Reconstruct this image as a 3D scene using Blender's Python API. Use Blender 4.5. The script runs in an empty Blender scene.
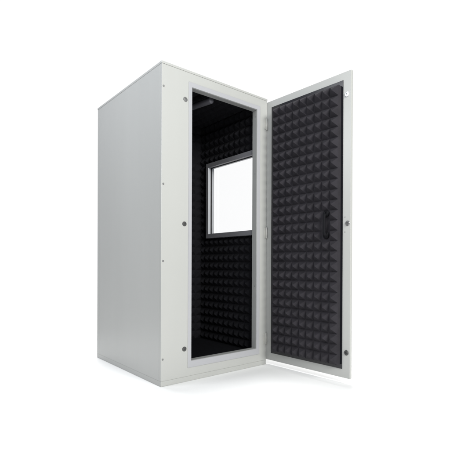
import bpy, bmesh, math, random
from mathutils import Vector, Matrix
random.seed(7)
S = bpy.context.scene
C = S.collection

# ------------------------------------------------------------ materials
def mat(name, col, rough=.5, metal=0., var=.04, scale=6., bump=0., bscale=400., col2=None, spec=.5, stretch=(1, 1, 1)):
    m = bpy.data.materials.new(name); m.use_nodes = True
    n = m.node_tree.nodes; l = m.node_tree.links
    b = n['Principled BSDF']
    b.inputs['Roughness'].default_value = rough
    b.inputs['Metallic'].default_value = metal
    b.inputs['Specular IOR Level'].default_value = spec
    tc = n.new('ShaderNodeTexCoord'); mp = n.new('ShaderNodeMapping'); mp.inputs['Scale'].default_value = stretch
    l.new(tc.outputs['Object'], mp.inputs['Vector'])
    nz = n.new('ShaderNodeTexNoise'); nz.inputs['Scale'].default_value = scale; nz.inputs['Detail'].default_value = 5
    l.new(mp.outputs['Vector'], nz.inputs['Vector'])
    cr = n.new('ShaderNodeValToRGB')
    c2 = col2 or tuple(max(0, c * (1 - var * 2)) for c in col)
    cr.color_ramp.elements[0].position = .3; cr.color_ramp.elements[0].color = (*c2, 1)
    cr.color_ramp.elements[1].position = .7; cr.color_ramp.elements[1].color = (*col, 1)
    l.new(nz.outputs['Fac'], cr.inputs['Fac']); l.new(cr.outputs['Color'], b.inputs['Base Color'])
    if bump:
        n2 = n.new('ShaderNodeTexNoise'); n2.inputs['Scale'].default_value = bscale; n2.inputs['Detail'].default_value = 3
        l.new(tc.outputs['Object'], n2.inputs['Vector'])
        bp = n.new('ShaderNodeBump'); bp.inputs['Strength'].default_value = bump; bp.inputs['Distance'].default_value = .002
        l.new(n2.outputs['Fac'], bp.inputs['Height']); l.new(bp.outputs['Normal'], b.inputs['Normal'])
    return m

M = dict(
    panel=mat('light_grey_laminate', (.432, .436, .422), .38, var=.022, scale=1.5, bump=.12, bscale=5, stretch=(2, 2, .35)),
    trim=mat('pale_lilac_trim', (.385, .387, .408), .35, var=.01),
    jamb=mat('grey_jamb', (.34, .345, .34), .45, var=.03),
    backing=mat('black_backing', (.012, .012, .016), .22, var=.1),
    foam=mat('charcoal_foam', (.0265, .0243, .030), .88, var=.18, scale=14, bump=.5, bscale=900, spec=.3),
    shaded_foam=mat('interior_foam', (.0075, .0075, .0105), .92, var=.18, scale=14, bump=.5, bscale=900, spec=.25),  # same foam as the door, interior shade put into a darker colour
    carpet=mat('black_carpet', (.007, .0075, .010), .95, var=.3, scale=60, bump=.8, spec=.1),
    steel=mat('dull_steel', (.30, .30, .30), .38, .8, var=.1, scale=120),
    dark=mat('dark_steel', (.10, .10, .10), .45, .6, var=.1, scale=120),
    zinc=mat('zinc', (.62, .63, .64), .3, .7, var=.05),
    hinge=mat('painted_hinge', (.47, .47, .445), .4, var=.05),
    frame=mat('dark_window_frame', (.22, .22, .24), .38, var=.08),
    lip=mat('pale_window_lip', (.50, .51, .54), .35, var=.03),
    rubber=mat('black_rubber', (.008, .008, .010), .6, var=.1),
    handle=mat('black_plastic', (.006, .006, .008), .75, var=.1, spec=.15),
    tube=mat('grey_tube', (.085, .085, .10), .5, var=.05),
    floor=mat('white_studio_floor', (.86, .86, .86), .6, var=.003, scale=2, spec=.6),
)
g = bpy.data.materials.new('window_glass'); g.use_nodes = True
b = g.node_tree.nodes['Principled BSDF']
b.inputs['Transmission Weight'].default_value = 1; b.inputs['Roughness'].default_value = 0.0
b.inputs['Base Color'].default_value = (.95, .955, .96, 1); b.inputs['IOR'].default_value = 1.2
M['glass'] = g

# ------------------------------------------------------------ mesh helpers
def box(bm, x0, x1, y0, y1, z0, z1, bev=0.):
    t = bmesh.new()
    bmesh.ops.create_cube(t, size=1)
    for v in t.verts:
        v.co = Vector((x0 + (v.co.x + .5) * (x1 - x0), y0 + (v.co.y + .5) * (y1 - y0), z0 + (v.co.z + .5) * (z1 - z0)))
    if bev: bmesh.ops.bevel(t, geom=t.edges[:], offset=bev, segments=2, profile=.6, affect='EDGES')
    me = bpy.data.meshes.new('t'); t.to_mesh(me); t.free(); bm.from_mesh(me); bpy.data.meshes.remove(me)

def frame_plate(bm, axis, a0, a1, o, i, bev=.0015):
    """rectangular ring with mitre-free single mesh. axis 'x' or 'y' is the thickness axis (a0..a1);
    o, i = (u0,u1,z0,z1) of outer and inner rectangle."""
    t = bmesh.new()
    def P(a, u, z): return (a, u, z) if axis == 'x' else (u, a, z)
    def ring(a, r): return [t.verts.new(P(a, u, z)) for u, z in ((r[0], r[2]), (r[1], r[2]), (r[1], r[3]), (r[0], r[3]))]
    A, B, D, E_ = ring(a0, o), ring(a0, i), ring(a1, o), ring(a1, i)
    for k in range(4):
        j = (k + 1) % 4
        t.faces.new((A[k], A[j], B[j], B[k])); t.faces.new((D[j], D[k], E_[k], E_[j]))
        t.faces.new((A[j], A[k], D[k], D[j])); t.faces.new((B[k], B[j], E_[j], E_[k]))
    bmesh.ops.recalc_face_normals(t, faces=t.faces[:])
    if bev:
        es = [e for e in t.edges if e.calc_face_angle(0) > .5]
        bmesh.ops.bevel(t, geom=es, offset=bev, segments=2, profile=.6, affect='EDGES')
    me = bpy.data.meshes.new('t'); t.to_mesh(me); t.free(); bm.from_mesh(me); bpy.data.meshes.remove(me)

def lathe(bm, prof, origin, axis, seg=24):
    """prof: list (r, h) along axis from origin."""
    ax = Vector(axis).normalized(); q = Vector((0, 0, 1)).rotation_difference(ax).to_matrix()
    rings = []
    for r, h in prof:
        rings.append([bm.verts.new(Vector(origin) + q @ Vector((r * math.cos(2 * math.pi * k / seg), r * math.sin(2 * math.pi * k / seg), h))) for k in range(seg)])
    for a, c in zip(rings, rings[1:]):
        for k in range(seg):
            bm.faces.new((a[k], a[(k + 1) % seg], c[(k + 1) % seg], c[k]))
    bm.faces.new(rings[0][::-1]); bm.faces.new(rings[-1])

def tube(bm, pts, r, seg=14):
    n = len(pts); rings = []
    for i, p in enumerate(pts):
        p = Vector(p); d = (Vector(pts[min(i + 1, n - 1)]) - Vector(pts[max(i - 1, 0)])).normalized()
        up = Vector((0, 0, 1)) if abs(d.z) < .9 else Vector((0, 1, 0))
        s = d.cross(up).normalized(); u = s.cross(d)
        rr = r[i] if isinstance(r, (list, tuple)) else r
        rings.append([bm.verts.new(p + rr * (math.cos(2 * math.pi * k / seg) * s + math.sin(2 * math.pi * k / seg) * u)) for k in range(seg)])
    for a, c in zip(rings, rings[1:]):
        for k in range(seg): bm.faces.new((a[k], a[(k + 1) % seg], c[(k + 1) % seg], c[k]))
    bm.faces.new(rings[0][::-1]); bm.faces.new(rings[-1])

def foam(bm, O, U, V, N, nu, nv, pu, pv, base, h, skip=()):
    """pyramid foam sheet: origin O on the backing, U,V in-plane axes, N towards the room."""
    O, U, V, N = Vector(O), Vector(U), Vector(V), Vector(N)
    def P(u, v, n): return bm.verts.new(O + U * u + V * v + N * n)
    grid = {}
    for i in range(nu + 1):
        for j in range(nv + 1):
            edge = i in (0, nu) or j in (0, nv)
            ju, jv = (0, 0) if edge else (random.uniform(-.0008, .0008), random.uniform(-.0008, .0008))
            grid[i, j] = P(i * pu + ju, j * pv + jv, base + random.uniform(-.0008, .0008))
    for i in range(nu):
        for j in range(nv):
            q = [grid[i, j], grid[i + 1, j], grid[i + 1, j + 1], grid[i, j + 1]]
            if (i, j) in skip: bm.faces.new(q); continue
            cu, cv = (i + .5) * pu + random.uniform(-.0015, .0015), (j + .5) * pv + random.uniform(-.0015, .0015)
            hh = base + h * random.uniform(.96, 1.02); t = .0032
            # shoulder ring slightly sagging in, so the flanks are a little concave like cut foam
            m = [P(i * pu + pu * fu, j * pv + pv * fv, base + h * .10) for fu, fv in ((.055, .055), (.945, .055), (.945, .945), (.055, .945))]
            top = [P(cu - t, cv - t, hh), P(cu + t, cv - t, hh), P(cu + t, cv + t, hh), P(cu - t, cv + t, hh)]
            for k in range(4):
                kk = (k + 1) % 4
                bm.faces.new((q[k], q[kk], m[kk], m[k])); bm.faces.new((m[k], m[kk], top[kk], top[k]))
            bm.faces.new(top)
    def wall(ids):
        lo = [bm.verts.new(grid[k].co - N * (grid[k].co - O).dot(N)) for k in ids]
        for a in range(len(ids) - 1): bm.faces.new((grid[ids[a]], lo[a], lo[a + 1], grid[ids[a + 1]]))
    wall([(i, 0) for i in range(nu + 1)]); wall([(i, nv) for i in range(nu + 1)])
    wall([(0, j) for j in range(nv + 1)]); wall([(nu, j) for j in range(nv + 1)])

def obj(name, bm, m, parent=None, smooth=False):
    bmesh.ops.recalc_face_normals(bm, faces=bm.faces[:])
    me = bpy.data.meshes.new(name); bm.to_mesh(me); bm.free()
    o = bpy.data.objects.new(name, me); C.objects.link(o); me.materials.append(m)
    if smooth:
        for p in me.polygons: p.use_smooth = True
        me.set_sharp_from_angle(angle=math.radians(40))
    if parent:
        o.parent = parent; o.matrix_parent_inverse = Matrix.Identity(4)
    return o
NB = bmesh.new

# ------------------------------------------------------------ dimensions (metres), front-left foot corner at the origin
W, DP, H = .923, 1.159, 2.15
OX0, OX1, OZ0, OZ1 = .227, .817, .139, 2.038      # clear door opening
WY0, WY1, WZ0, WZ1 = .0512, .735, 1.047, 1.733     # window frame, outside
GY0, GY1, GZ0, GZ1 = .057, .700, 1.085, 1.695     # window opening

floor = NB()
# a round white studio floor sheet; past its rim the lit white backdrop (the world) carries on
fv = [floor.verts.new((.15 + 2.9 * math.cos(2 * math.pi * k / 96), -.7 + 2.9 * math.sin(2 * math.pi * k / 96), -.001)) for k in range(96)]
floor.faces.new(fv)
fl = obj('floor', floor, M['floor']); fl['kind'] = 'structure'

booth = bpy.data.objects.new('sound_booth', None); C.objects.link(booth)
booth['label'] = 'tall light grey sound isolation booth with foam lined door standing open on a white floor'
booth['category'] = 'sound booth'

# --- outer shell
b = NB(); box(b, 0, .05, .0256, DP - .0505, .0347, 2.1338, .001); obj('side_panel', b, M['panel'], booth)
b = NB()
frame_plate(b, 'x', .887, W, (.0256, DP - .0505, .0347, 2.1338), (GY0 - .020, GY1 + .05, GZ0 - .05, GZ1 + .05))
frame_plate(b, 'x', .8705, .8865, (.0505, DP - .0505, .0347, 2.1338), (GY0 - .001, GY1 + .001, GZ0 - .001, GZ1 + .001), 0)
obj('side_panel', b, M['panel'], booth)
b = NB(); box(b, 0, W, DP - .05, DP, .0347, 2.1338, .0015); obj('back_panel', b, M['panel'], booth)
b = NB(); frame_plate(b, 'y', 0, .0252, (0, W, .0347, 2.1338), (OX0, OX1, OZ0, OZ1), .0018)
frame_plate(b, 'y', .0254, .05, (.0505, .870, .0347, 2.1338), (OX0, OX1, OZ0, OZ1), 0)
ff = obj('front_frame', b, M['panel'], booth)
b = NB(); box(b, -.0025, W + .0025, -.003, DP + .0025, 2.1341, H, .003); obj('roof_cap', b, M['panel'], booth)
b = NB(); box(b, 0, W, 0, DP, 0, .0343, .001)
obj('base_plinth', b, M['panel'], booth)
# raised trim round the opening
b = NB(); frame_plate(b, 'y', -.0045, -.0005, (.200, .849, .093, 2.071), (OX0 - .0005, OX1 + .0005, OZ0 - .0005, OZ1 + .0005), .0015)
obj('opening_trim', b, M['trim'], booth)
# grey lining of the opening (stands 1.5 mm proud of the frame's cut edge)
b = NB()
frame_plate(b, 'y', .0005, .0515, (OX0 + .0002, OX1 - .0002, OZ0 + .0002, OZ1 - .0002), (OX0 + .0017, OX1 - .0017, OZ0 + .0017, OZ1 - .0017), 0)
jl = obj('jamb_lining', b, M['jamb'], booth)
for z in (1.984, 1.531, .637):
    b = NB(); lathe(b, [(.0035, 0), (.003, .001)], (OX1 - .0018, .018, z), (-1, 0, 0), 12); obj('screw', b, M['dark'], jl)

# --- screws along the front-left edge and the three fasteners
for z in (1.987, 1.341, .831, .179):
    b = NB(); lathe(b, [(.0068, 0), (.0068, .0008), (.0048, .003), (.0018, .0032), (.0014, .0018)], (.0125, -.0002, z), (0, -1, 0), 20)
    obj('screw', b, M['steel'], ff, True)
for (x, z, m) in ((.175, 1.942, 'steel'), (.171, 1.087, 'dark'), (.174, .227, 'dark')):
    b = NB(); lathe(b, [(.0165, 0), (.0165, .0012), (.0148, .0034), (.0060, .0038), (.0048, .0012)], (x, -.0002, z), (0, -1, 0), 28)
    obj('fastener', b, M[m], ff, True)

# --- interior lining
IB = .875    # back lining plane
b = NB()
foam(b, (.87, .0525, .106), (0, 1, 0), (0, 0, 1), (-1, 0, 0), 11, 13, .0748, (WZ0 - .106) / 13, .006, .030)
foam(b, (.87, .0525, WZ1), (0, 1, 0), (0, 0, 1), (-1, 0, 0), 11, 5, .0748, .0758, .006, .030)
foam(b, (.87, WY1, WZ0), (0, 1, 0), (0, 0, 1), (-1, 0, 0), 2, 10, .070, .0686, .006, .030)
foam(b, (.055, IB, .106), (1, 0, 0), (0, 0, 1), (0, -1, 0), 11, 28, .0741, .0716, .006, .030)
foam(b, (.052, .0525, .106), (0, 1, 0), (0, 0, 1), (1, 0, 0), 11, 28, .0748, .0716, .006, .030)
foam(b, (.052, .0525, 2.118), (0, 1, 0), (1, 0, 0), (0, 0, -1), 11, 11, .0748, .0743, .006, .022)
obj('interior_foam', b, M['shaded_foam'], booth)
b = NB(); box(b, .0505, .869, .052, IB + .03, .09, .105); obj('carpet', b, M['carpet'], booth)
b = NB(); box(b, .0505, .8695, .0505, DP - .051, .04, .0895); obj('floor_panel', b, M['carpet'], booth)
b = NB(); box(b, .0505, .8695, IB + .001, IB + .02, .1055, 2.118); obj('inner_back_panel', b, M['backing'], booth)
b = NB(); box(b, .0505, .8695, .0515, DP - .051, 2.1185, 2.132); obj('ceiling_panel', b, M['backing'], booth)
b = NB()
tube(b, [(.447, .082, 2.036), (.447, .088, 2.036), (.446, .095, 2.036), (.420, .25, 2.036), (.33, .80, 2.036)], [.012, .021, .0235, .0235, .0235], 20)
obj('ceiling_tube', b, M['tube'], booth, True)

# --- window in the right wall
b = NB()
frame_plate(b, 'x', .824, .8695, (WY0, WY1, WZ0, WZ1), (GY0, GY1, GZ0, GZ1), .0015)
wn = obj('window', b, M['frame'], booth)
for y0, y1 in ((GY0 - .002, GY0 + .001), (GY1 - .003, GY1 + .001)):
    b = NB(); box(b, .8225, .850, y0, y1, GZ0 - .002, GZ1 - .002, .001); obj('frame_lip', b, M['lip'], wn)
b = NB(); frame_plate(b, 'x', .8505, .862, (GY0 - .0005, GY1 + .0005, GZ0 - .0005, GZ1 + .0005), (GY0 + .001, GY1 - .006, GZ0 + .005, GZ1 - .005), .0005)
obj('gasket', b, M['rubber'], wn)
b = NB(); frame_plate(b, 'x', .8625, .8835, (GY0 - .0008, GY1 + .0008, GZ0 - .0008, GZ1 + .0008), (GY0 + .001, GY1 - .004, GZ0 + .003, GZ1 - .003), .0005)
obj('pane_frame', b, M['lip'], wn)
b = NB(); box(b, .8842, .8862, GY0 - .001, GY1 + .001, GZ0 - .001, GZ1 + .001); obj('pane', b, M['glass'], wn)

# --- door: built in its own frame (x = along the door from the hinge, y = outwards from inner face, z up)
ANG = -1.53517
door_m = Matrix.Translation((.9238, 0, 0)) @ Matrix.Rotation(ANG, 4, 'Z')
WD, DZ0, DZ1 = .8186, .0404, 2.1232
def dobj(name, b, m, parent, smooth=False):
    o = obj(name, b, m, parent, smooth)
    return o
# inner face looks to -X in the world = local -y ... outer side is local +y
b = NB(); box(b, -.012, WD, .0, .022, DZ0, DZ1, .0035)
door = obj('door', b, M['panel'], booth, True); door.matrix_local = door_m
b = NB(); box(b, .0573, .7564, -.0035, -.0003, .0998, 2.0694, .001); dobj('backing_board', b, M['backing'], door)
b = NB()
PU, PV = .632 / 9, 1.906 / 27
foam(b, (.108, -.0038, .128), (1, 0, 0), (0, 0, 1), (0, -1, 0), 9, 27, PU, PV, .031, .034, skip={(7, 12), (7, 13), (7, 14)})
dobj('pyramid_foam', b, M['foam'], door)
hs = .108 + 7.5 * PU + .008
b = NB()
hz0, hz1 = 1.016, 1.166
tube(b, [(hs, -.034, hz0), (hs, -.050, hz0 + .001), (hs, -.059, hz0 + .010), (hs, -.062, hz0 + .03), (hs, -.062, hz1 - .03), (hs, -.059, hz1 - .010), (hs, -.050, hz1 - .001), (hs, -.034, hz1)],
     [.018, .015, .012, .0095, .0095, .012, .015, .018], 16)
for z in (hz0, hz1): lathe(b, [(.026, 0), (.025, .008), (.020, .014)], (hs, -.0355, z), (0, -1, 0), 20)
dobj('handle', b, M['handle'], door, True)
for (s, z, m) in ((.788, 1.965, 'zinc'), (.796, 1.092, 'steel'), (.791, .215, 'dark')):
    b = NB(); lathe(b, [(.0175, 0), (.0175, .003), (.0150, .0058), (.0080, .0062), (.0064, .0008)], (s, -.0003, z), (0, -1, 0), 28)
    dobj('latch_socket', b, M[m], door, True)
for z in (1.136, 1.034):
    b = NB(); lathe(b, [(.0030, 0), (.0024, .0012)], (.774, -.0003, z), (0, -1, 0), 12); dobj('screw', b, M['dark'], door)
# hinges between front frame and door
for z0, z1 in ((1.898, 1.989), (1.020, 1.110), (.165, .254)):
    b = NB(); lathe(b, [(.0045, 0), (.0062, .002), (.0062, z1 - z0 - .002), (.0045, z1 - z0)], (.9165, -.0068, z0), (0, 0, 1), 16)
    box(b, .893, .915, -.0025, -.0006, z0 + .004, z1 - .004, .0005)
    obj('hinge', b, M['hinge'], booth, True)

# ------------------------------------------------------------ camera
ri = Vector((.72819254, -.68535845, .00440727)); up = Vector((-.00097324, .00539644, .99998497)); fw = Vector((.68537193, .72818588, -.00326263))
cam = bpy.data.cameras.new('camera'); co = bpy.data.objects.new('camera', cam); C.objects.link(co)
R = Matrix((ri, up, -fw)).transposed().to_4x4()
co.matrix_world = Matrix.Translation((-1.28369, -2.49746, .81925)) @ R
cam.sensor_width = 36; cam.lens = 409.923 / 450 * 36
cam.shift_x = (225 - 279.217) / 450; cam.shift_y = (264.653 - 225) / 450
cam.clip_end = 500; cam.clip_start = .05
S.camera = co

# ------------------------------------------------------------ light: a studio, bright white backdrop side, dimmer behind the camera
w = bpy.data.worlds.new('World'); S.world = w; w.use_nodes = True
n = w.node_tree.nodes; l = w.node_tree.links
bg = n['Background']
tc = n.new('ShaderNodeTexCoord')
dt = n.new('ShaderNodeVectorMath'); dt.operation = 'DOT_PRODUCT'; dt.inputs[1].default_value = (.6, .8, 0)
l.new(tc.outputs['Generated'], dt.inputs[0])
mr = n.new('ShaderNodeMapRange'); mr.interpolation_type = 'SMOOTHSTEP'
mr.inputs['From Min'].default_value = .35; mr.inputs['From Max'].default_value = .72
l.new(dt.outputs['Value'], mr.inputs['Value'])
mx = n.new('ShaderNodeMix'); mx.data_type = 'RGBA'
mx.inputs['A'].default_value = (.11, .12, .135, 1); mx.inputs['B'].default_value = (1.06, 1.06, 1.06, 1)
l.new(mr.outputs['Result'], mx.inputs['Factor']); l.new(mx.outputs['Result'], bg.inputs['Color'])
bg.inputs['Strength'].default_value = 1.0

def aim(o, d): o.rotation_euler = Vector(d).to_track_quat('-Z', 'Y').to_euler()
sl = bpy.data.lights.new('overhead_fill', 'SUN'); sl.energy = 2.1; sl.angle = math.radians(15); sl.color = (1, .995, .985)  # added overhead sun: lifts the floor to white, leaves a soft contact shadow
so = bpy.data.objects.new('overhead_fill', sl); C.objects.link(so); aim(so, (-.06, -.18, -1))
al = bpy.data.lights.new('front_softbox', 'AREA'); al.energy = 340; al.shape = 'RECTANGLE'; al.size = 2.6; al.size_y = 1.6; al.color = (1, 1, .96)
ao = bpy.data.objects.new('front_softbox', al); C.objects.link(ao); ao.location = (-.35, -5.0, 3.0); aim(ao, Vector((.4, 0, 2.2)) - ao.location)

bl = bpy.data.lights.new('left_fill', 'AREA'); bl.energy = 36; bl.shape = 'RECTANGLE'; bl.size = 2.0; bl.size_y = 1.2; bl.color = (.89, .94, 1)  # unseen fill added high left to lighten the side wall's top and the door
bo = bpy.data.objects.new('left_fill', bl); C.objects.link(bo); bo.location = (-1.7, -.9, 3.3); aim(bo, Vector((.3, -.1, 1.9)) - bo.location)
cl = bpy.data.lights.new('side_fill', 'AREA'); cl.energy = 33; cl.shape = 'RECTANGLE'; cl.size = .9; cl.size_y = 1.0; cl.color = (.93, .95, 1)  # extra unseen fill, added only to brighten the left side panel
cb = bpy.data.objects.new('side_fill', cl); C.objects.link(cb); cb.location = (-1.9, .75, 2.9); aim(cb, Vector((0, .55, 1.6)) - cb.location)
S.view_settings.view_transform = 'Standard'; S.view_settings.look = 'None'
S.view_settings.exposure = 0; S.view_settings.gamma = 1
S.cycles.max_bounces = 10; S.cycles.transparent_max_bounces = 8
